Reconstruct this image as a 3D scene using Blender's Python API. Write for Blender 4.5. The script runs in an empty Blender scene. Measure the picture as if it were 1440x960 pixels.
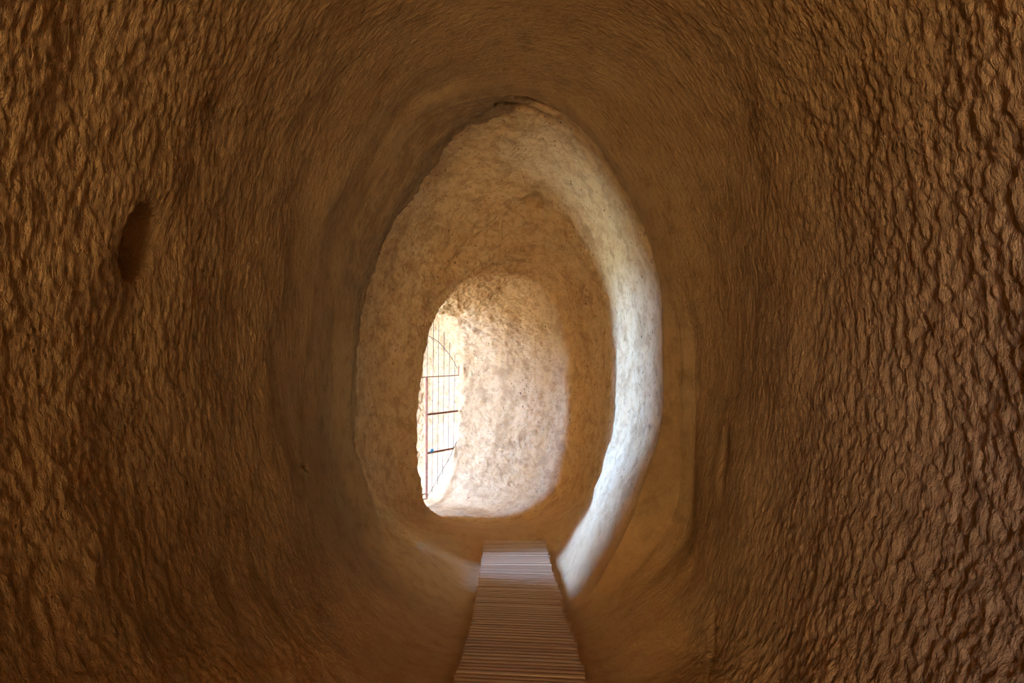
import bpy, bmesh, math, random
import numpy as np
from mathutils import Vector, Matrix

random.seed(7)
sc = bpy.context.scene
F = 1000.0            # focal length in pixels of the 1440 px wide frame
CZ = 2.30             # eye height in the world

# ------------------------------------------------------------------ camera
cd = bpy.data.cameras.new('camera'); cam = bpy.data.objects.new('camera', cd)
sc.collection.objects.link(cam); sc.camera = cam
cd.sensor_width = 36.0; cd.lens = 36.0 * F / 1440.0; cd.clip_start = 0.02; cd.clip_end = 300
cam.location = (0, 0, CZ); cam.rotation_euler = (math.radians(90), 0, 0)

# ------------------------------------------------------------------ world: daylight outside the tunnel
SKY_SIDE = (0.235, 0.47, 1.25); SKY_SIDE_S = 207.0      # shaded blue sky beyond the left window
SKY_GATE = (0.45, 0.74, 1.72); SKY_GATE_S = 52.0      # open light and pale cliff beyond the gate
SKY_REAR = (1.0, 0.72, 0.42); SKY_REAR_S = 28.0       # ochre canyon behind the camera
w = bpy.data.worlds.new('world'); sc.world = w; w.use_nodes = True
nt = w.node_tree; nt.nodes.clear()
def nn(t, nt, **k):
    n = nt.nodes.new(t)
    for a, b in k.items(): setattr(n, a, b)
    return n
wo = nn('ShaderNodeOutputWorld', nt); bg = nn('ShaderNodeBackground', nt)
tc = nn('ShaderNodeTexCoord', nt); sx = nn('ShaderNodeSeparateXYZ', nt)
nt.links.new(tc.outputs['Generated'], sx.inputs[0])
at = nn('ShaderNodeMath', nt, operation='ARCTAN2')        # azimuth measured from -X towards +Y
neg = nn('ShaderNodeMath', nt, operation='MULTIPLY'); neg.inputs[1].default_value = -1
nt.links.new(sx.outputs['X'], neg.inputs[0])
nt.links.new(sx.outputs['Y'], at.inputs[0]); nt.links.new(neg.outputs[0], at.inputs[1])
def mrange(v, a, b):
    m = nn('ShaderNodeMapRange', nt); m.inputs[1].default_value = a; m.inputs[2].default_value = b
    nt.links.new(v, m.inputs[0]); return m.outputs[0]
def rgb(c, s): return (c[0]*s, c[1]*s, c[2]*s, 1)
gate_f = mrange(at.outputs[0], -0.17, -0.23)
rear_f = mrange(at.outputs[0], -1.18, -1.35)
def wmix(f, a, b):
    m = nn('ShaderNodeMix', nt, data_type='RGBA'); nt.links.new(f, m.inputs[0])
    for i, v in ((6, a), (7, b)):
        if isinstance(v, tuple): m.inputs[i].default_value = v
        else: nt.links.new(v, m.inputs[i])
    return m.outputs[2]
c = wmix(gate_f, rgb(SKY_SIDE, SKY_SIDE_S), rgb(SKY_GATE, SKY_GATE_S))
low = mrange(sx.outputs['Z'], 0.02, -0.1)                 # ground outside, below the horizon
g = nn('ShaderNodeMix', nt, data_type='RGBA', blend_type='MULTIPLY'); g.inputs[0].default_value = 1
nt.links.new(c, g.inputs[6]); g.inputs[7].default_value = (0.60, 0.42, 0.22, 1)
c = wmix(low, c, g.outputs[2])
c = wmix(rear_f, c, rgb(SKY_REAR, SKY_REAR_S))
nt.links.new(c, bg.inputs[0]); nt.links.new(bg.outputs[0], wo.inputs[0])

def portal(name, loc, direction, sx_, sy_):
    l = bpy.data.lights.new(name, 'AREA'); l.shape = 'RECTANGLE'; l.size = sx_; l.size_y = sy_
    l.cycles.is_portal = True
    o = bpy.data.objects.new(name, l); sc.collection.objects.link(o); o.location = loc
    o.rotation_euler = Vector(direction).to_track_quat('-Z', 'Y').to_euler()
    return o

sc.view_settings.view_transform = 'Standard'; sc.view_settings.look = 'None'
sc.view_settings.gamma = 1; sc.view_settings.use_curve_mapping = False
sc.view_settings.exposure = 0.72
sc.cycles.max_bounces = 12; sc.cycles.diffuse_bounces = 10; sc.cycles.glossy_bounces = 3
sc.cycles.sample_clamp_indirect = 20; sc.cycles.use_denoising = True; sc.cycles.adaptive_threshold = 0.02; sc.cycles.denoising_prefilter = 'ACCURATE'
sc.cycles.caustics_reflective = False; sc.cycles.caustics_refractive = False

# ------------------------------------------------------------------ numpy noise
_rs = np.random.RandomState(3); _P = _rs.permutation(512); _P = np.concatenate([_P, _P])
_G = _rs.normal(size=(512, 3)); _G /= np.linalg.norm(_G, axis=1)[:, None]
def noise3(x, y, z):
    xi = np.floor(x).astype(np.int64); yi = np.floor(y).astype(np.int64); zi = np.floor(z).astype(np.int64)
    xf = x - xi; yf = y - yi; zf = z - zi
    u = xf**3*(xf*(xf*6-15)+10); v = yf**3*(yf*(yf*6-15)+10); t = zf**3*(zf*(zf*6-15)+10)
    def g(i, j, k):
        h = _P[(_P[(_P[(xi+i) & 511] + yi + j) & 511] + zi + k) & 511]
        G = _G[h]; return G[..., 0]*(xf-i) + G[..., 1]*(yf-j) + G[..., 2]*(zf-k)
    a = g(0,0,0)*(1-u)+g(1,0,0)*u; b = g(0,1,0)*(1-u)+g(1,1,0)*u
    c_ = g(0,0,1)*(1-u)+g(1,0,1)*u; d = g(0,1,1)*(1-u)+g(1,1,1)*u
    return 1.6*((a*(1-v)+b*v)*(1-t) + (c_*(1-v)+d*v)*t)
def fbm(x, y, z, o=3, gain=.5):
    r = 0; a = 1.0
    for i in range(o):
        r = r + a*noise3(x+17.3*i, y-9.1*i, z+4.7*i); x = x*2.03; y = y*2.03; z = z*2.03; a *= gain
    return r
def sstep(a, b, x):
    t = np.clip((x-a)/(b-a), 0, 1); return t*t*(3-2*t)

# ------------------------------------------------------------------ the tunnel: rings of profile points
def P(u, v, Y): return ((u-720)/F*Y, Y, CZ+(480-v)/F*Y)      # a point measured in the photograph at distance Y
def W(x, y, z): return (x, y, CZ+z)
def fl(Y): return -(1.64+0.1256*(Y-3.42))                    # underside of the boardwalk follows this slope

def near_ring(Y, dl=0, dr=0, dt=0):
    f = fl(max(Y, 1.0)) - 0.09
    f0 = f + 1.72
    return [W(.04, Y, f), W(-.40, Y, f+.03), W(-.72, Y, f+.17), W(-.98-dl*.6, Y, f+.46), W(-1.17-dl, Y, -.82+f0*.6),
            W(-1.29-dl, Y, -.15), W(-1.27-dl, Y, .45), W(-1.13-dl, Y, 1.10), W(-.70-dl*.5, Y, 1.68+dt), W(0, Y, 1.93+dt),
            W(.72+dr*.5, Y, 1.72+dt), W(1.16+dr, Y, 1.17), W(1.31+dr, Y, .52), W(1.34+dr, Y, -.15), W(1.24+dr, Y, -.85+f0*.6),
            W(1.03+dr*.7, Y, f+.27), W(.78, Y, f+.08), W(.46, Y, f+.01)]
rings = []
r = [list(p_) for p_ in near_ring(-5.0)]
for p_ in r: p_[0] = -.45+p_[0]*.65; p_[2] = CZ-.02+(p_[2]-CZ)*.45
rings.append([tuple(p_) for p_ in r])
def raised(Y, zf, *a):                                # unseen floor hump added to keep rear light off the boardwalk
    q_ = [list(p_) for p_ in near_ring(Y, *a)]
    for k_, up in ((16, .08), (17, .01), (0, 0), (1, .03), (2, .1), (3, .3), (15, .25)): q_[k_][2] = CZ+zf+up
    return [tuple(p_) for p_ in q_]
rings.append(raised(-2.2, -.56, .05, .05)); rings.append(raised(-.7, -.56, .02, .0)); rings.append(raised(.5, -1.35)); rings.append(near_ring(1.6, .0, .02))
rings.append(near_ring(2.8, .0, .0)); rings.append(near_ring(3.8, -.02, -.02))
r = near_ring(4.5, -.03, -.02)
r[2] = P(572, 860, 4.5); r[3] = P(500, 785, 4.5); r[4] = P(455, 665, 4.5)
r[5] = P(437, 520, 4.5); r[6] = P(446, 382, 4.5); r[7] = P(484, 246, 4.5); r[8] = P(574, 115, 4.5); r[9] = P(716, 66, 4.5); r[10] = P(850, 112, 4.5); r[11] = P(948, 230, 4.5); r[12] = P(1003, 360, 4.5)
r[14] = P(990, 660, 4.6); r[15] = P(972, 770, 4.55); r[16] = P(900, 850, 4.5); r[17] = P(825, 890, 4.5)
rings.append(r)
r = near_ring(4.82, -.04, -.05)
r[2] = P(580, 843, 4.8); r[3] = P(507, 777, 4.8); r[4] = P(463, 665, 4.8); r[5] = P(452, 520, 4.8)
r[6] = P(462, 390, 4.82); r[7] = P(500, 260, 4.82); r[8] = P(586, 140, 4.82); r[9] = P(716, 103, 4.82); r[10] = P(824, 136, 4.82); r[11] = P(908, 248, 4.82); r[12] = P(958, 366, 4.82)
r[13] = P(977, 480, 4.99); r[14] = P(975, 600, 4.99); r[15] = P(970, 740, 4.80); r[16] = P(898, 825, 4.7); r[17] = P(818, 872, 4.75)
rings.append(r)
# just before the lip of the first arch
r = [P(732, 868, 5.0), P(655, 860, 5.0), P(583, 836, 4.95), P(510, 772, 4.95), P(470, 665, 4.95), P(460, 520, 4.95), P(470, 395, 4.95),
     P(508, 268, 4.95), P(595, 160, 4.98), P(715, 125, 5.0), P(812, 160, 5.0), P(889, 260, 5.0), P(934, 372, 5.0), P(956, 480, 5.08),
     P(957, 600, 5.08), P(952, 712, 4.97), P(893, 800, 4.9), P(812, 862, 4.98)]
rings.append(r)
# 1: the lip
r = [P(732, 858, 5.15), P(657, 850, 5.15), P(588, 826, 5.15), P(517, 762, 5.15), P(478, 660, 5.15), P(468, 520, 5.15), P(480, 398, 5.15),
     P(519, 275, 5.15), P(600, 172, 5.15), P(715, 138, 5.15), P(808, 172, 5.15), P(880, 268, 5.15), P(920, 375, 5.15), P(932, 480, 5.15),
     P(929, 600, 5.15), P(898, 700, 5.12), P(862, 780, 5.12), P(805, 850, 5.12)]
rings.append(r)
# 2: inside the thickness of the arch
r = [P(730, 836, 5.45), P(660, 830, 5.45), P(600, 806, 5.45), P(537, 744, 5.45), P(501, 650, 5.45), P(494, 545, 5.45), P(503, 440, 5.45),
     P(543, 315, 5.45), P(632, 185, 5.40), P(720, 152, 5.40), P(800, 182, 5.40), P(873, 279, 5.40), P(911, 385, 5.4), P(922, 480, 5.4),
     P(915, 600, 5.4), P(878, 705, 5.4), P(848, 775, 5.4), P(797, 828, 5.4)]
rings.append(r)
# 3: inner edge of the arch on the left, middle of the pale jamb on the right
r = [P(728, 822, 5.7), P(662, 815, 5.7), P(606, 793, 5.7), P(546, 736, 5.7), P(507, 650, 5.7), P(500, 560, 5.7), P(512, 450, 5.7),
     P(548, 330, 5.7), P(640, 195, 5.65), P(722, 166, 5.7), P(790, 195, 5.75), P(864, 288, 5.8), P(893, 390, 5.8), P(903, 480, 5.8),
     P(895, 600, 5.8), P(862, 700, 5.75), P(838, 762, 5.7), P(792, 808, 5.7)]
rings.append(r)
push = lambda p_, q_, a: tuple(p_[i]+(q_[i]-p_[i])*a for i in range(3))
r11 = rings[-1]
r12 = [P(727, 812, 5.9), P(663, 805, 5.85), W(-.72, 5.82, -1.82), W(-1.10, 5.80, -1.56), W(-1.38, 5.80, -1.06), W(-1.42, 5.83, -.45), W(-1.38, 5.85, .22),
       W(-1.20, 5.85, .98), W(-.64, 5.82, 1.72), P(721, 175, 5.85), P(786, 202, 5.95), P(859, 292, 6.0), P(884, 391, 6.0), P(894, 480, 6.0),
       P(886, 600, 6.0), P(854, 697, 5.95), P(831, 758, 5.9), P(789, 803, 5.9)]
rings.append(r12)
# 4: left window starts, pale jamb ends in a corner
r = [P(727, 798, 6.25), P(664, 790, 6.25), P(600, 772, 6.1), W(-1.10, 6.0, -1.62), W(-1.45, 6.07, -1.10), W(-1.60, 6.08, -.30), W(-1.55, 6.07, .45),
     W(-1.30, 6.0, 1.06), P(614, 200, 6.1), P(718, 195, 6.2), P(776, 215, 6.3), P(846, 302, 6.4), P(865, 395, 6.45), P(872, 480, 6.45),
     P(862, 600, 6.45), P(835, 690, 6.4), P(815, 752, 6.3), P(782, 790, 6.25)]
rings.append(r)
# 5: behind the corner
r = [P(726, 778, 6.85), P(666, 775, 6.8), P(598, 762, 6.7), W(-1.18, 6.8, -1.66), W(-1.50, 6.85, -1.10), W(-1.66, 6.85, -.30), W(-1.60, 6.85, .40),
     W(-1.30, 6.8, 1.00), P(618, 235, 6.7), P(715, 225, 6.8), P(775, 250, 6.9), P(840, 322, 6.95), W(1.00, 6.95, .48), W(1.07, 6.95, -.05),
     W(1.05, 6.95, -.84), W(.93, 6.95, -1.48), P(815, 745, 6.85), P(778, 772, 6.85)]
rings.append(r)
# 6: column between window and second arch
r = [P(722, 764, 7.5), P(665, 762, 7.5), P(585, 745, 7.4), P(535, 712, 7.2), P(508, 640, 7.1), P(500, 550, 7.05), P(508, 455, 7.1),
     P(550, 350, 7.25), P(625, 280, 7.3), P(710, 262, 7.4), P(782, 290, 7.5), P(822, 350, 7.6), P(851, 410, 7.6), W(1.08, 7.6, -.15),
     W(1.06, 7.6, -.90), W(.90, 7.6, -1.55), P(812, 735, 7.5), P(775, 758, 7.5)]
rings.append(r)
r = [P(712, 750, 7.95), P(655, 748, 7.95), P(590, 738, 7.9), P(556, 712, 7.8), P(535, 650, 7.7), P(530, 560, 7.7), P(540, 470, 7.7),
     P(575, 385, 7.8), P(635, 325, 7.9), P(708, 305, 8.0), P(775, 325, 8.1), P(815, 375, 8.15), P(836, 430, 8.2), P(845, 500, 8.2),
     P(842, 600, 8.2), P(825, 685, 8.1), P(795, 726, 8.0), P(755, 745, 8.0)]
rings.append(r)
# 7: second arch, left jamb edge
r = [P(712, 736, 8.65), P(655, 733, 8.6), P(612, 724, 8.55), P(594, 706, 8.5), P(589, 655, 8.5), P(588, 580, 8.5), P(595, 505, 8.5),
     P(612, 445, 8.5), P(646, 400, 8.5), P(700, 372, 8.6), P(756, 362, 8.75), P(797, 395, 8.8), P(812, 460, 8.85), P(822, 520, 8.85),
     P(822, 600, 8.8), P(808, 680, 8.75), P(780, 718, 8.7), P(745, 734, 8.7)]
rings.append(r)
r = [P(705, 734, 9.0), P(640, 738, 8.85), W(-1.00, 8.8, -2.2), W(-1.20, 8.8, -2.02), W(-1.28, 8.8, -1.5), W(-1.30, 8.8, -.85), W(-1.25, 8.8, -.2),
     W(-1.08, 8.85, .38), W(-.72, 8.9, .78), P(700, 385, 9.1), P(752, 390, 9.25), P(780, 425, 9.35), P(795, 475, 9.35), P(800, 530, 9.35),
     P(798, 605, 9.35), P(782, 680, 9.3), P(758, 712, 9.2), P(735, 728, 9.1)]
rings.append(r)
r = [P(690, 722, 9.5), W(-.85, 9.25, -2.25), W(-1.2, 9.1, -2.22), W(-1.42, 9.05, -2.05), W(-1.50, 9.05, -1.5), W(-1.52, 9.05, -.85), W(-1.45, 9.1, -.1),
     W(-1.25, 9.2, .5), W(-.85, 9.35, .85), P(690, 388, 9.6), P(728, 395, 9.75), P(745, 435, 9.8), P(752, 485, 9.8), P(756, 540, 9.8),
     P(750, 610, 9.8), P(732, 672, 9.75), P(712, 700, 9.7), P(700, 715, 9.6)]
rings.append(r)
# 8: gate ring
r = [W(-1.08, 9.97, -2.27), W(-1.15, 9.85, -2.28), W(-1.38, 9.55, -2.25), W(-1.58, 9.18, -2.1), W(-1.66, 9.02, -1.6), W(-1.68, 9.0, -.9), W(-1.62, 9.05, -.15),
     W(-1.45, 9.5, .4), W(-1.2, 9.8, .62), P(615, 440, 10.15), P(640, 448, 10.3), P(655, 475, 10.4), P(660, 505, 10.45), P(652, 550, 10.45),
     P(647, 600, 10.42), P(642, 650, 10.3), P(630, 678, 10.2), W(-1.02, 10.1, -2.22)]
rings.append(r)
r = [W(-1.75, 10.1, -2.28), W(-1.95, 9.7, -2.3), W(-2.05, 9.3, -2.25), W(-2.1, 9.05, -2.1), W(-2.15, 8.9, -1.6), W(-2.2, 8.85, -.8), W(-2.2, 8.9, .1),
     W(-2.1, 9.1, .9), W(-1.9, 9.6, 1.3), W(-1.7, 10.2, 1.3), W(-1.45, 10.6, 1.15), W(-1.32, 10.8, .85), W(-1.30, 10.9, .3), W(-1.30, 10.9, -.4),
     W(-1.32, 10.9, -1.1), W(-1.38, 10.85, -1.75), W(-1.45, 10.7, -2.05), W(-1.6, 10.45, -2.22)]
rings.append(r)
r = [W(-2.6, 9.52, -2.26), W(-2.6, 9.17, -2.28), W(-2.65, 8.82, -2.2), W(-2.7, 8.57, -2.0), W(-2.75, 8.42, -1.5), W(-2.75, 8.32, -.7), W(-2.75, 8.32, .2),
     W(-2.7, 8.57, 1.1), W(-2.6, 9.02, 1.5), W(-2.55, 9.42, 1.6), W(-2.5, 9.82, 1.4), W(-2.4, 10.07, 1.0), W(-2.35, 10.17, .3), W(-2.35, 10.17, -.5),
     W(-2.35, 10.12, -1.2), W(-2.4, 10.02, -1.8), W(-2.45, 9.92, -2.1), W(-2.55, 9.72, -2.22)]
rings.append(r)
r = [W(-3.5, 8.47, -2.2), W(-3.5, 8.22, -2.2), W(-3.5, 8.02, -2.1), W(-3.5, 7.87, -1.9), W(-3.5, 7.77, -1.4), W(-3.5, 7.72, -.7), W(-3.5, 7.77, .2),
     W(-3.5, 7.92, 1.0), W(-3.5, 8.17, 1.4), W(-3.5, 8.37, 1.5), W(-3.5, 8.62, 1.3), W(-3.5, 8.77, .9), W(-3.5, 8.87, .3), W(-3.5, 8.87, -.5),
     W(-3.5, 8.87, -1.2), W(-3.5, 8.82, -1.7), W(-3.5, 8.72, -2.0), W(-3.5, 8.62, -2.15)]
rings.append(r)
N = np.array(rings); NS, NK = N.shape[:2]
for r_ in N:                                          # the trench the boardwalk lies in
    Yc = r_[0, 1]
    if Yc < 7.6:
        for kk, dz in ((0, -.10), (1, -.085), (17, -.10)):
            r_[kk, 2] = min(r_[kk, 2], CZ+fl(max(1, r_[kk, 1]))+dz)
        r_[1, 0] = max(-.42, min(r_[1, 0], -.38)); r_[17, 0] = min(.47, max(r_[17, 0], .43))

# sampling along the tunnel: station spacing in metres decides the density
mid = (N[:, 0] + N[:, 5] + N[:, 9] + N[:, 13])/4
seglen = np.linalg.norm(np.diff(mid, axis=0), axis=1)
S = []; 
for i in range(NS-1):
    L = max(seglen[i], np.linalg.norm(N[i+1]-N[i], axis=1).mean())
    y0 = mid[i, 1]
    step = 0.05 if y0 < 0 else (0.02 if y0 < 1.0 else (0.008 if y0 < 4.8 else 0.0105))
    S += list(i + np.arange(0, 1, 1.0/max(2, int(L/step))))
S = np.array(S + [NS-1-1e-9])
NT = 1000
T = np.arange(NT+1)/NT*NK

def pchip_slopes(y):
    d = np.diff(y, axis=0); m = np.zeros_like(y)
    a, b = d[:-1], d[1:]
    same = (a*b) > 0
    m[1:-1] = np.where(same, 2*a*b/np.where(same, a+b, 1), (a+b)*.5*.25)
    m[0] = d[0]; m[-1] = d[-1]
    return m
def hermite(y0, y1, m0, m1, t):
    t2 = t*t; t3 = t2*t
    return (2*t3-3*t2+1)*y0 + (t3-2*t2+t)*m0 + (-2*t3+3*t2)*y1 + (t3-t2)*m1
# around first
ang = np.zeros((NS, NT+1, 3)); k = np.floor(T).astype(int) % NK; t = (T-np.floor(T))[None, :, None]
Mk = (np.roll(N, -1, 1)-np.roll(N, 1, 1))*.5
ang = hermite(N[:, k], N[:, (k+1) % NK], Mk[:, k], Mk[:, (k+1) % NK], t)
ms = pchip_slopes(ang)
KL = (T > 2.6) & (T < 9.0); KR = (T > 12.2) & (T < 16)
ms[10] *= .12                                     # crisp lip of the first arch
ms[12, KL] *= .15; ms[9, KR] *= .3; ms[8, KR] *= .4
ms[14, KR] *= .25; ms[18, KL] *= .3
i0 = np.minimum(np.floor(S).astype(int), NS-2); ts = (S-i0)[:, None, None]
G = hermite(ang[i0], ang[i0+1], ms[i0], ms[i0+1], ts)           # (ns, NT+1, 3)
ns = len(S)
def normals(G):
    ds = np.gradient(G, axis=0)
    dt = np.empty_like(G); dt[:, 1:-1] = G[:, 2:]-G[:, :-2]; dt[:, 0] = dt[:, -1] = G[:, 1]-G[:, -2]
    n = np.cross(dt, ds); return n/np.maximum(np.linalg.norm(n, axis=2, keepdims=True), 1e-9)
n = normals(G)
# make the normals point to the inside of the tunnel
cen = G.mean(axis=1, keepdims=True)
if ((cen-G)*n).sum() < 0: n = -n; FLIP = True
else: FLIP = False
# metre coordinates along and around the surface
al = np.concatenate([[0], np.cumsum(np.linalg.norm(np.diff(G[:, ::50].mean(axis=1), axis=0), axis=1))])
A = np.repeat(al[:, None], NT+1, 1)
arc0 = np.linspace(-4.6, 4.6, NT+1); B = np.repeat(arc0[None, :], ns, 0)
KT = np.repeat(T[None, :], ns, 0); SS = np.repeat(S[:, None], NT+1, 1)
x, y, z = G[..., 0], G[..., 1], G[..., 2]
near = (1-sstep(9.2, 10.2, SS))*(1-.65*sstep(8.0, 9.2, SS)*sstep(6.0, 7.5, KT)*(1-sstep(11.5, 12.5, KT)))                                  # 1 in the near tunnel, 0 past the lip
floorm = sstep(2.7, 1.6, KT) + sstep(15.2, 16.4, KT)
rightm = sstep(9.5, 12, KT)*(1-sstep(15.2, 16, KT))
h = 0.030*fbm(x*1.3, y*1.3, z*1.3, 3)*(1-.6*floorm)
wob = 0.25*noise3(x*3, y*3, z*3)
walls = 1-floorm
streak = .7*noise3((A+wob*.5)*42, (B+wob)*15, 3+0*A)+.6*noise3((A+wob*.3)*78, (B+wob)*34, 9+0*A)+.35*fbm(x*60, y*60, z*60, 1)
chunk = fbm(x*23, y*23, z*17, 3, .68)
chunk = np.sign(chunk)*np.abs(chunk)**.8
closeup = 1-sstep(1.8, 4.4, y)
h += near*walls*(streak*(.0034+.0014*closeup)*(1-.45*rightm*closeup) + chunk*(.0034+.0018*closeup+.0040*closeup*rightm))
far = sstep(9.2, 10.2, SS)*walls
h += far*(.35+.65*sstep(10.3, 12.5, SS))*(.016*fbm(x*5, y*5, z*5, 5, .6)*(1+.9*sstep(5.5, 8, KT)*sstep(13, 11, KT)) + .012*np.minimum(0, noise3(x*2.6, y*2.6, z*4)+.12))
h += floorm*(.004*fbm(x*9, y*9, z*9, 3))
strip = sstep(11.5, 12.5, KT)*(1-sstep(14.6, 15.2, SS))
h += far*sstep(10.4, 11.5, SS)*(1-.75*strip)*.011*fbm(x*12, y*10, z*14, 5, .7)
# vertical relief on the back wall
back = far*sstep(16.6, 18, SS)*sstep(9, 11, KT)
h += back*.009*fbm(x*16, y*16, z*12, 4, .65)

def px(u, v, Pn):     # distance field in photo pixels for carving features where they stand
    uu = 720+F*Pn[..., 0]/np.maximum(Pn[..., 1], .3); vv = 480-F*(Pn[..., 2]-CZ)/np.maximum(Pn[..., 1], .3)
    return uu-u, vv-v
front = (y > .6)
def dent(u, v, ru, rv, depth, lim=(0, 99), sharp=(1.0, .6), tilt=0.0):
    global h
    du, dv = px(u, v, G); du = du + tilt*dv
    d = np.sqrt((du/ru)**2+(dv/rv)**2)
    m = front & (y > lim[0]) & (y < lim[1])
    h = h - depth*np.where(m, sstep(sharp[0], sharp[1], d), 0)
# hollow in the left wall, small socket, slits in the right wall, cracks under the arch
def niche():
    global h
    du, dv = px(200, 340, G); du = du+.12*dv+4*noise3(x*16, y*16, z*16)
    d = np.sqrt((du/31)**2+(dv/58)**2)
    prof = sstep(1.0, .72, d)*(.12+.88*sstep(26, -22, du))
    h = h-.34*np.where(front & (y > 1.9) & (y < 3.2), prof, 0)
niche()
dent(208, 350, 50, 84, .03, (1.9, 3.2), (1.1, .3), .10)
dent(428, 657, 4.5, 6.5, .035, (3.5, 4.9), (1.2, .5))
dent(1018, 645, 7, 50, .045, (3.6, 5.1), (1.3, .2), .04)
dent(1000, 900, 5, 60, .02, (3.2, 5.1), (1.3, .2), .05)
dent(1296, 462, 9, 18, .012, (1.5, 3.2), (1.3, .2), .4)
dent(1108, 690, 8, 12, .008, (2.0, 4.2), (1.3, .2))
def crack(pts, wid, depth, lim):
    global h
    best = np.full(G.shape[:2], 1e9)
    du, dv = px(0, 0, G)
    for (a, b), (c_, d) in zip(pts[:-1], pts[1:]):
        ex, ey = c_-a, d-b; L = ex*ex+ey*ey
        tt = np.clip(((du-a)*ex+(dv-b)*ey)/L, 0, 1)
        best = np.minimum(best, np.hypot(du-a-tt*ex, dv-b-tt*ey))
    m = front & (y > lim[0]) & (y < lim[1])
    h = h - depth*np.where(m, sstep(wid, 0, best), 0)
crack([(700, 150), (728, 153), (752, 160), (772, 172), (788, 184), (800, 194)], 5.5, .10, (5.2, 6.8))
crack([(728, 141), (770, 152), (790, 170), (806, 186)], 4.5, .06, (5.16, 6.4))
crack([(752, 282), (738, 292), (705, 320), (668, 345), (640, 378)], 15, .07, (6.4, 9.0))
crack([(742, 288), (790, 312), (824, 352), (840, 400)], 13, .05, (6.4, 9.0))
dent(748, 290, 16, 12, .08, (6.0, 8.8))
crack([(632, 446), (652, 452), (668, 462), (690, 470)], 4.0, .05, (8.9, 11))
crack([(902, 545), (903, 560), (897, 580)], 1.8, .02, (5.16, 6.6))

jit = .5*noise3(x*2.2, y*2.2, z*2.2)+.3*noise3(x*7, y*7, z*7)
edge = 10.15 + 1.85*sstep(9.9, 8.4, KT)*sstep(2, 4, KT)               # browner tone carried onto the left reveal to paint its shade
NEAR_SHADE = np.clip(1-sstep(edge-.25, edge+.25, SS+jit*.35), 0, 1)  # browner near stone, with the tunnel's shade put into its colour
DUST = np.clip(sstep(3.9, 1.9, KT+jit*1.2)+sstep(14.3, 16.2, KT-jit*1.2), 0, 1)
REVEAL_SHADE = sstep(10.0, 10.12, SS+.03*jit)*(1-sstep(edge, edge+.2, SS+jit*.2))*sstep(5.0, 6.2, KT)*(1-sstep(9.6, 10.6, KT))  # dark mottling plus painted shade on the arch reveal
DUST *= 1-.85*sstep(18, 19.2, SS)
G = G + n*h[..., None]
nf = normals(G); nf = -nf if FLIP else nf

# ------------------------------------------------------------------ materials
def newmat(name):
    m = bpy.data.materials.new(name); m.use_nodes = True
    t_ = m.node_tree; t_.nodes.clear()
    o = t_.nodes.new('ShaderNodeOutputMaterial'); b = t_.nodes.new('ShaderNodeBsdfPrincipled')
    t_.links.new(b.outputs[0], o.inputs[0]); return m, t_, b
class NB:
    def __init__(s, t): s.t = t
    def n(s, ty, **k):
        x_ = s.t.nodes.new(ty)
        for a, b in k.items(): setattr(x_, a, b)
        return x_
    def l(s, a, b): s.t.links.new(a, b)
    def mapped(s, src, scale, loc=(0, 0, 0)):
        m = s.n('ShaderNodeMapping'); m.inputs['Scale'].default_value = scale; m.inputs['Location'].default_value = loc
        s.l(src, m.inputs[0]); return m.outputs[0]
    def noise(s, vec, scale, detail=4, rough=.6):
        x_ = s.n('ShaderNodeTexNoise'); x_.inputs['Scale'].default_value = scale
        x_.inputs['Detail'].default_value = detail; x_.inputs['Roughness'].default_value = rough
        s.l(vec, x_.inputs['Vector']); return x_.outputs[0]
    def ramp(s, v, a, b, c0=0.0, c1=1.0):
        m = s.n('ShaderNodeMapRange'); m.inputs[1].default_value = a; m.inputs[2].default_value = b
        m.inputs[3].default_value = c0; m.inputs[4].default_value = c1; s.l(v, m.inputs[0]); return m.outputs[0]
    def mix(s, f, a, b, mode='MIX'):
        m = s.n('ShaderNodeMix', data_type='RGBA', blend_type=mode)
        for i, v in ((0, f), (6, a), (7, b)):
            if isinstance(v, (int, float)): m.inputs[i].default_value = v
            elif isinstance(v, tuple): m.inputs[i].default_value = (v[0], v[1], v[2], 1)
            else: s.l(v, m.inputs[i])
        return m.outputs[2]
    def math(s, op, a, b=None):
        m = s.n('ShaderNodeMath', operation=op)
        for i, v in ((0, a), (1, b)):
            if v is None: continue
            if isinstance(v, (int, float)): m.inputs[i].default_value = v
            else: s.l(v, m.inputs[i])
        return m.outputs[0]

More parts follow.
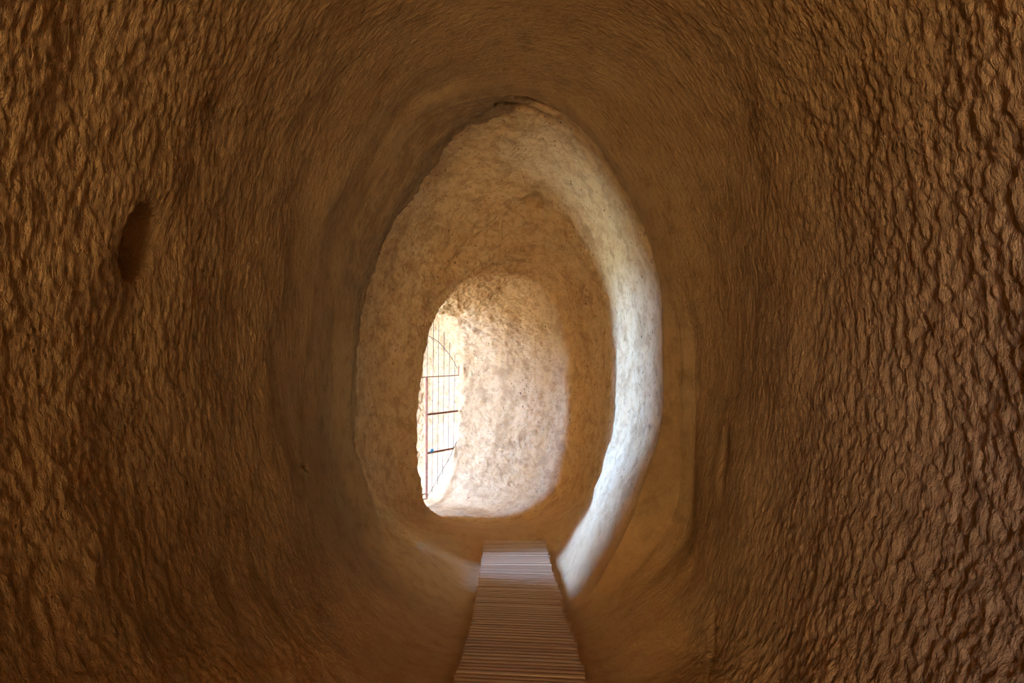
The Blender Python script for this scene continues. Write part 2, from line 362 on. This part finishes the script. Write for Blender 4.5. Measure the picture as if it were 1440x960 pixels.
def rock(name):
    m, t_, b = newmat(name); q = NB(t_)
    tcx = q.n('ShaderNodeTexCoord'); obj = tcx.outputs['Object']; uv = tcx.outputs['UV']
    near_shade = q.n('ShaderNodeAttribute', attribute_name='near_shade').outputs['Fac']
    dust = q.n('ShaderNodeAttribute', attribute_name='dust').outputs['Fac']
    b.inputs['Roughness'].default_value = .93; b.inputs['Specular IOR Level'].default_value = .12
    big = q.noise(obj, 1.7, 4); midn = q.noise(obj, 9, 5, .65); fine = q.noise(obj, 70, 3, .7); blot = q.noise(obj, 4.2, 6, .72)
    def palette(base, alt, dark, lightk=1.25):
        c_ = q.mix(q.ramp(big, .35, .65), base, alt)
        c_ = q.mix(q.ramp(midn, .48, .70, 0, .85), c_, dark)
        return q.mix(q.ramp(fine, .55, .8, 0, .45), c_, tuple(min(1, k_*lightk) for k_ in base))
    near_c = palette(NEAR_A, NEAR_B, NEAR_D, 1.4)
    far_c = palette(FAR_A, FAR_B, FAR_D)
    far_c = q.mix(q.ramp(blot, .50, .60, 0, .62), far_c, (.37, .22, .085))
    fleck = q.noise(q.mapped(uv, (1, .5, 1), (5, 2, 0)), 16, 6, .78)
    far_c = q.mix(q.ramp(fleck, .54, .66, 0, .6), far_c, (.30, .18, .07))
    far_c = q.mix(q.ramp(fleck, .44, .34, 0, .45), far_c, (.72, .55, .32))
    reveal_shade = q.n('ShaderNodeAttribute', attribute_name='reveal_shade').outputs['Fac']
    shade_mottle = q.math('MULTIPLY', reveal_shade, q.ramp(fleck, .40, .56, .25, .85))  # mottled shade tone for the reveal
    dust_c = palette(DUST_A, DUST_B, DUST_D)
    col = q.mix(near_shade, far_c, near_c)
    col = q.mix(shade_mottle, col, (.20, .125, .06))
    col = q.mix(q.math('MULTIPLY', dust, .85), col, dust_c)
    v1 = q.n('ShaderNodeTexVoronoi'); v1.inputs['Scale'].default_value = 33; q.l(q.mapped(obj, (1, 1, .5)), v1.inputs['Vector'])
    rnd = q.n('ShaderNodeSeparateColor'); q.l(v1.outputs['Color'], rnd.inputs[0])
    amount = q.ramp(q.math('MAXIMUM', near_shade, dust), 0, 1, .30, .12)
    amount = q.math('MULTIPLY', amount, q.ramp(q.noise(obj, 2.3, 3), .35, .65, .5, 1.15))
    thr = q.math('MULTIPLY', rnd.outputs[0], amount)               # only some cells hold a pit, of their own size
    pit = q.math('MULTIPLY', q.math('LESS_THAN', v1.outputs['Distance'], thr), q.math('GREATER_THAN', rnd.outputs[1], .45))
    col = q.mix(q.math('MULTIPLY', pit, .8), col, (.08, .05, .03))
    q.l(col, b.inputs['Base Color'])
    st = q.noise(q.mapped(uv, (1, .30, 1)), 38, 5, .62)
    st2 = q.noise(q.mapped(uv, (1, .45, 1), (3, 7, 0)), 95, 3, .6)
    gr = q.noise(obj, 130, 4, .7)
    amp = q.math('MULTIPLY', q.ramp(near_shade, 0, 1, .30, 1.1), q.ramp(dust, 0, 1, 1, .15))
    hh = q.math('MULTIPLY', q.math('ADD', st, q.math('MULTIPLY', st2, .5)), amp)
    hh = q.math('ADD', hh, q.math('MULTIPLY', gr, .32))
    hh = q.math('ADD', hh, q.math('MULTIPLY', q.math('MULTIPLY', midn, .5), q.ramp(dust, 0, 1, 1, .3)))
    hh = q.math('SUBTRACT', hh, q.math('MULTIPLY', pit, .5))
    bp = q.n('ShaderNodeBump'); bp.inputs['Strength'].default_value = 1.0; bp.inputs['Distance'].default_value = .026
    q.l(hh, bp.inputs['Height']); q.l(bp.outputs[0], b.inputs['Normal'])
    return m
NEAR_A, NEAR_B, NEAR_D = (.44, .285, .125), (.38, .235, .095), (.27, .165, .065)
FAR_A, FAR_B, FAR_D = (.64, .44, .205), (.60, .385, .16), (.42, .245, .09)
DUST_A, DUST_B, DUST_D = (.64, .40, .175), (.60, .36, .14), (.50, .28, .11)
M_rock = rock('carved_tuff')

# ------------------------------------------------------------------ build pieces of the tunnel surface
def tag(o, label=None, cat=None, group=None, kind=None):
    if label: o['label'] = label
    if cat: o['category'] = cat
    if group: o['group'] = group
    if kind: o['kind'] = kind
    return o
def raw_mesh(name, co, faces, uv=None, nrm=None, mats=(), attrs={}):
    me = bpy.data.meshes.new(name); faces = np.asarray(faces)
    me.vertices.add(len(co)); me.vertices.foreach_set('co', np.ascontiguousarray(co, dtype=np.float32).ravel())
    nl = faces.size; me.loops.add(nl); me.loops.foreach_set('vertex_index', faces.ravel().astype(np.int32))
    me.polygons.add(len(faces)); me.polygons.foreach_set('loop_start', (np.arange(len(faces))*4).astype(np.int32))
    me.polygons.foreach_set('loop_total', np.full(len(faces), 4, np.int32))
    me.update(calc_edges=True)
    if uv is not None:
        l = me.uv_layers.new(name='UVMap'); l.data.foreach_set('uv', uv[faces.ravel()].astype(np.float32).ravel())
    me.polygons.foreach_set('use_smooth', np.ones(len(faces), bool))
    for nm, arr in attrs.items():
        at_ = me.attributes.new(nm, 'FLOAT', 'POINT'); at_.data.foreach_set('value', arr.astype(np.float32))
    for m in mats: me.materials.append(m)
    if nrm is not None: me.normals_split_custom_set_from_vertices(nrm.astype(np.float32).tolist())
    o = bpy.data.objects.new(name, me); sc.collection.objects.link(o); return o

# window hole in parameter space: stations and keys
def sidx(s): return int(np.searchsorted(S, s))
def tidx(k_): return int(round(k_/NK*NT))
HS0, HS1, HT0, HT1 = sidx(14.20), sidx(15.2), tidx(3.9), tidx(6.2)
def in_hole(si, ti): return (si >= HS0) & (si < HS1) & (ti >= HT0) & (ti < HT1)

def patch(name, s0, s1, tlist, mat, label=None):
    """quads with station index in [s0,s1) and around index in the listed ranges"""
    vid = -np.ones((ns, NT+1), np.int64)
    fs = []
    for (a, b_) in tlist:
        si, ti = np.meshgrid(np.arange(s0, s1), np.arange(a, b_), indexing='ij')
        keep = ~in_hole(si, ti); si = si[keep]; ti = ti[keep]
        q4 = np.stack([si*(NT+1)+ti, si*(NT+1)+ti+1, (si+1)*(NT+1)+ti+1, (si+1)*(NT+1)+ti], 1)
        fs.append(q4 if not FLIP else q4[:, ::-1])
    fs = np.concatenate(fs); used, inv = np.unique(fs.ravel(), return_inverse=True)
    inv = inv.reshape(-1, 4)
    co = G.reshape(-1, 3)[used]; nr = nf.reshape(-1, 3)[used]
    uv = np.stack([A.ravel()[used], B.ravel()[used]], 1)
    o = raw_mesh(name, co, inv, uv, nr, [mat], {'reveal_shade': REVEAL_SHADE.ravel()[used], 'near_shade': NEAR_SHADE.ravel()[used], 'dust': DUST.ravel()[used]}); o['kind'] = 'structure'
    return o
lip = sidx(10.0); turn = sidx(17.0); last = ns-1
tf0, tf1 = tidx(2.1), tidx(16.2)
tl, tr = tidx(7.6), tidx(10.4)
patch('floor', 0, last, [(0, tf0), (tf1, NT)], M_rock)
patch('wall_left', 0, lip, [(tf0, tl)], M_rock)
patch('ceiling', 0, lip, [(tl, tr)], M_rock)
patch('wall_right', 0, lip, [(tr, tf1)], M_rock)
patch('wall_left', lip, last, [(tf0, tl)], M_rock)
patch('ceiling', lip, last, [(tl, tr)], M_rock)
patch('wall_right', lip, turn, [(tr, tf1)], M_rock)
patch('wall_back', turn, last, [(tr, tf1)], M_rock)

# thickness of the window opening: a short passage leading out to the left
loop = [(s, HT0) for s in range(HS0, HS1)] + [(HS1, t_) for t_ in range(HT0, HT1)] + \
       [(s, HT1) for s in range(HS1, HS0, -1)] + [(HS0, t_) for t_ in range(HT1, HT0, -1)]
lp = np.array([G[a, b_] for a, b_ in loop]); nl_ = len(lp)
WC = lp.mean(axis=0); outd = np.array([-1.0, .035, .08]); outd /= np.linalg.norm(outd)
rows = []; DEP = 1.9; NR = 90
for j in range(NR+1):
    tt = j/NR; d = tt*DEP
    flat = lp + outd*(d + (( WC - lp)@outd)[:, None]*min(1, tt*1.5))
    cc = WC + outd*d
    rows.append(cc + (flat-cc)*np.array([1, 1-.15*tt, 1+.12*tt]))
R = np.array(rows)
R[1:] += (.018*fbm(R[1:, :, 0]*4, R[1:, :, 1]*4, R[1:, :, 2]*4, 4))[..., None]*((WC-R[1:])/np.linalg.norm(WC-R[1:], axis=2, keepdims=True))
R = np.concatenate([R, R[:, :1]], 1)
si, ti = np.meshgrid(np.arange(NR), np.arange(nl_), indexing='ij'); w1 = nl_+1
fq = np.stack([si*w1+ti, si*w1+ti+1, (si+1)*w1+ti+1, (si+1)*w1+ti], 2).reshape(-1, 4)
o = raw_mesh('trim_1', R.reshape(-1, 3), fq, R.reshape(-1, 3)[:, :2], None, [M_rock]); o['kind'] = 'structure'
p = R[-1].mean(axis=0)
portal('window_daylight', tuple(p+outd*.05), tuple(-outd), R[-1][:, 1].ptp()+.2 if hasattr(np.ndarray, 'ptp') else 1.3, 2.6)
print('WINDOW', p, R[-1][:, 1].min(), R[-1][:, 1].max(), R[-1][:, 2].min(), R[-1][:, 2].max())
e = G[-1].mean(axis=0)
portal('gate_daylight', (e[0], e[1], e[2]), (1, 0, 0), 1.9, 4.0)
portal('rear_daylight', (-.45, -5.02, CZ), (0, 1, 0), 1.9, 1.9)

# ------------------------------------------------------------------ wood and metal
def wood():
    m, t_, b = newmat('worn_wood'); q = NB(t_)
    tcx = q.n('ShaderNodeTexCoord'); gm = q.n('ShaderNodeNewGeometry'); oi = q.n('ShaderNodeObjectInfo')
    o_ = tcx.outputs['Object']
    off = q.n('ShaderNodeVectorMath', operation='ADD'); q.l(o_, off.inputs[0])
    cmb = q.n('ShaderNodeCombineXYZ')
    for i_, k_ in enumerate((37, 91, 53)): q.l(q.math('MULTIPLY', oi.outputs['Random'], k_), cmb.inputs[i_])
    q.l(cmb.outputs[0], off.inputs[1]); o_ = off.outputs[0]
    gr = q.noise(q.mapped(o_, (3, 60, 60)), 1.0, 5, .6)
    sp = q.noise(o_, 14, 3)
    col = q.mix(q.ramp(gr, .2, .8), (.48, .30, .14), (.70, .48, .27))
    col = q.mix(q.math('MULTIPLY', oi.outputs['Random'], .55), col, (.40, .20, .085))
    col = q.mix(q.ramp(sp, .62, .75, 0, .5), col, (.62, .46, .30))
    q.l(col, b.inputs['Base Color']); b.inputs['Roughness'].default_value = .62
    bp = q.n('ShaderNodeBump'); bp.inputs['Strength'].default_value = .3; bp.inputs['Distance'].default_value = .004
    q.l(gr, bp.inputs['Height']); q.l(bp.outputs[0], b.inputs['Normal']); return m
M_wood = wood()
def metal(name, c1, c2, rough=.6, met=.3):
    m, t_, b = newmat(name); q = NB(t_); tcx = q.n('ShaderNodeTexCoord')
    nz = q.noise(tcx.outputs['Object'], 30, 4)
    q.l(q.mix(q.ramp(nz, .4, .65), c1, c2), b.inputs['Base Color'])
    b.inputs['Roughness'].default_value = rough; b.inputs['Metallic'].default_value = met; return m
M_rust = metal('rusty_iron', (.30, .11, .045), (.20, .065, .03))
M_bar = metal('grey_iron', (.16, .13, .10), (.11, .08, .06))
M_blue = metal('blue_plastic', (.02, .22, .42), (.03, .30, .52), .4, 0)

def mesh_obj(name, bm, mat, parent=None, smooth=False):
    me = bpy.data.meshes.new(name); bm.to_mesh(me); bm.free(); me.materials.append(mat)
    if smooth:
        for p_ in me.polygons: p_.use_smooth = True
    o = bpy.data.objects.new(name, me); sc.collection.objects.link(o); o.parent = parent; return o
def box(bm, sx_, sy_, sz_, M4=Matrix(), bev=0.0):
    r_ = bmesh.ops.create_cube(bm, size=1); vs = r_['verts']
    bmesh.ops.scale(bm, vec=(sx_, sy_, sz_), verts=vs)
    if bev:
        es = list({e_ for v_ in vs for e_ in v_.link_edges})
        rr = bmesh.ops.bevel(bm, geom=es, offset=bev, segments=2, affect='EDGES', profile=.6)
        vs = list({v_ for f_ in rr['faces'] for v_ in f_.verts} | {v_ for v_ in vs if v_.is_valid})
    bmesh.ops.transform(bm, matrix=M4, verts=vs); return vs
def tube(bm, pts, rad, seg=8):
    pts = [Vector(p_) for p_ in pts]; prev = None; rings_ = []
    for i, p_ in enumerate(pts):
        d = (pts[min(i+1, len(pts)-1)]-pts[max(i-1, 0)]).normalized()
        a = d.orthogonal().normalized() if prev is None else (prev-d*prev.dot(d)).normalized()
        prev = a; b_ = d.cross(a)
        rings_.append([bm.verts.new(p_+rad*(math.cos(2*math.pi*j/seg)*a+math.sin(2*math.pi*j/seg)*b_)) for j in range(seg)])
    for r0, r1 in zip(rings_[:-1], rings_[1:]):
        for j in range(seg): bm.faces.new((r0[j], r0[(j+1) % seg], r1[(j+1) % seg], r1[j]))
    bm.faces.new(rings_[0][::-1]); bm.faces.new(rings_[-1])

# ------------------------------------------------------------------ boardwalk
bw = bpy.data.objects.new('boardwalk', None); sc.collection.objects.link(bw); bw.location = (0, 5.2, 0)
tag(bw, 'slatted wooden boardwalk running down the middle of the rock tunnel floor', 'boardwalk')
SL = 0.1256
Lk = [(2.6, -.315), (3.42, -.284), (3.7, -.268), (4.1, -.262), (4.5, -.250), (5.0, -.262), (5.6, -.265), (6.3, -.278), (7.0, -.292), (7.56, -.302)]
Rk = [(2.6, .375), (3.42, .365), (3.95, .362), (4.18, .365), (4.30, .372), (4.31, .352), (4.62, .350), (4.8, .335), (5.12, .345), (5.13, .375), (5.5, .352), (6.0, .345), (6.6, .352), (7.56, .362)]
def itp(tab, Y):
    return float(np.interp(Y, [a for a, _ in tab], [b_ for _, b_ in tab]))
Y = 2.75; idx = 0
while Y < 7.54:
    pitch = .0565
    xl = itp(Lk, Y)+random.uniform(-.006, .006); xr = itp(Rk, Y)+random.uniform(-.006, .006)
    if idx % 7 == 3: xr += .012
    yaw = -math.radians(5.5)*float(1-sstep(5.6, 6.8, np.array(Y)))+math.radians(random.uniform(-.25, .25))
    zt = CZ+fl(Y)-.011
    top_dip = .0
    if Y > 7.1: zt += .045*(Y-7.1)
    bm = bmesh.new()
    box(bm, xr-xl, .0355, .024, Matrix(), .002)
    for v_ in bm.verts:
        if v_.co.z < -.006: v_.co.y *= .55                        # undercut added so the slat fronts stay dark
    o = mesh_obj('slat', bm, M_wood, bw)
    o.location = ((xl+xr)/2, Y-5.2, zt+random.uniform(-.002, .002))
    o.rotation_euler = (-math.atan(SL)+random.uniform(-.02, .02), random.uniform(-.004, .004), yaw)
    Y += pitch; idx += 1
# runners under the slats
for xo in (-.235, .315):
    bm = bmesh.new()
    y0, y1 = 2.75, 7.54; L = math.hypot(y1-y0, SL*(y1-y0))
    box(bm, .045, L, .04, Matrix(), .003)
    o = mesh_obj('runner', bm, M_wood, bw); ym = (y0+y1)/2
    o.location = (xo, ym-5.2, CZ+fl(ym)-.043); o.rotation_euler = (-math.atan(SL), 0, 0)
# wider board closing the far end
bm = bmesh.new(); box(bm, .66, .06, .028, Matrix(), .003)
o = mesh_obj('end_board', bm, M_wood, bw); o.location = (.03, 7.60-5.2, CZ+fl(7.6)+.018); o.rotation_euler = (-.1, 0, 0)

# ------------------------------------------------------------------ gate
gt = bpy.data.objects.new('metal_gate', None); sc.collection.objects.link(gt); gt.location = (0, 0, 0)
tag(gt, 'rusty iron bar gate with thin vertical bars in the far left exit of the tunnel', 'gate')
GA = np.array([-1.19, 9.90]); GB = np.array([-.784, 10.45]); GD = GB-GA
def gp(u, v):
    m_ = (u-720)/F; t_ = (m_*GA[1]-GA[0])/(GD[0]-m_*GD[1]); Q = GA+t_*GD
    return Vector((Q[0], Q[1], CZ+(480-v)/F*Q[1]))
def gx(u, zrel):
    q_ = gp(u, 480); q_.z = CZ+zrel; return q_
gyaw = math.atan2(GD[1], GD[0])
def bar(name, a, b_, th, mat, sq=True):
    bm = bmesh.new()
    if sq:
        d = (b_-a); L = d.length; qd = d.to_track_quat('X', 'Z').to_matrix().to_4x4()
        box(bm, L, th, th, Matrix.Translation((a+b_)/2)@qd, th*.12)
    else: tube(bm, [a, b_], th/2)
    return mesh_obj(name, bm, mat, gt, not sq)
bar('post', gx(600, -.495), gx(600, -2.17), .030, M_rust)
bar('rail', gx(563, -.495), gx(645, -.495), .013, M_rust)
bar('rail', gx(600, -1.018), gx(643.5, -1.018), .026, M_rust)
bar('rail', gx(600, -1.556), gx(637, -1.556), .026, M_rust)
bar('rail', gx(563, -2.115), gx(599.5, -2.115), .012, M_rust)
bar('rail', gx(563, -2.185), gx(601, -2.185), .014, M_rust)
bar('post', gx(645, -.495), gx(645, -.36), .014, M_rust)
for u0, vt, u1, vb in ((601.2, 458, 600.8, 531), (609.6, 449, 607.6, 692), (617, 452, 615.4, 681), (624.6, 466, 622.6, 667), (632.4, 482, 630, 649), (640, 497, 637.4, 630)):
    bar('bar', gp(u0, vt), gp(u1, vb), .0085, M_bar, False)
bm = bmesh.new(); tube(bm, [gp(*q_) for q_ in ((596, 467), (602, 472), (610, 476), (617, 481), (624, 488.5), (631, 497), (637, 506), (643, 518))], .0045)
mesh_obj('arch_bar', bm, M_bar, gt, True)
bm = bmesh.new(); tube(bm, [gp(*q_) for q_ in ((600, 699), (607, 688), (615, 674), (622, 661), (631, 646), (638, 630), (645, 614))], .0045)
mesh_obj('brace', bm, M_bar, gt, True)
bar('post', gx(563, -2.2), gx(563, .1), .03, M_rust)
for u in (570, 577, 584.5, 592): bar('bar', gx(u, -2.18), gx(u, -2.11), .0085, M_bar, False)
# the blue tie on the lowest rail
bm = bmesh.new()
c0 = gp(606, 633.5)+Vector((.014, -.030, .0))
Mb = Matrix.Translation(c0)@Matrix.Rotation(gyaw, 4, 'Z')@Matrix.Rotation(math.radians(-14), 4, 'Y')
box(bm, .062, .03, .026, Mb, .006)
box(bm, .03, .034, .03, Mb@Matrix.Translation((.015, 0, .010))@Matrix.Rotation(.5, 4, 'Y'), .008)
o = mesh_obj('plastic_tie', bm, M_blue); tag(o, 'small blue plastic tie on the lowest rail of the gate', 'tie')
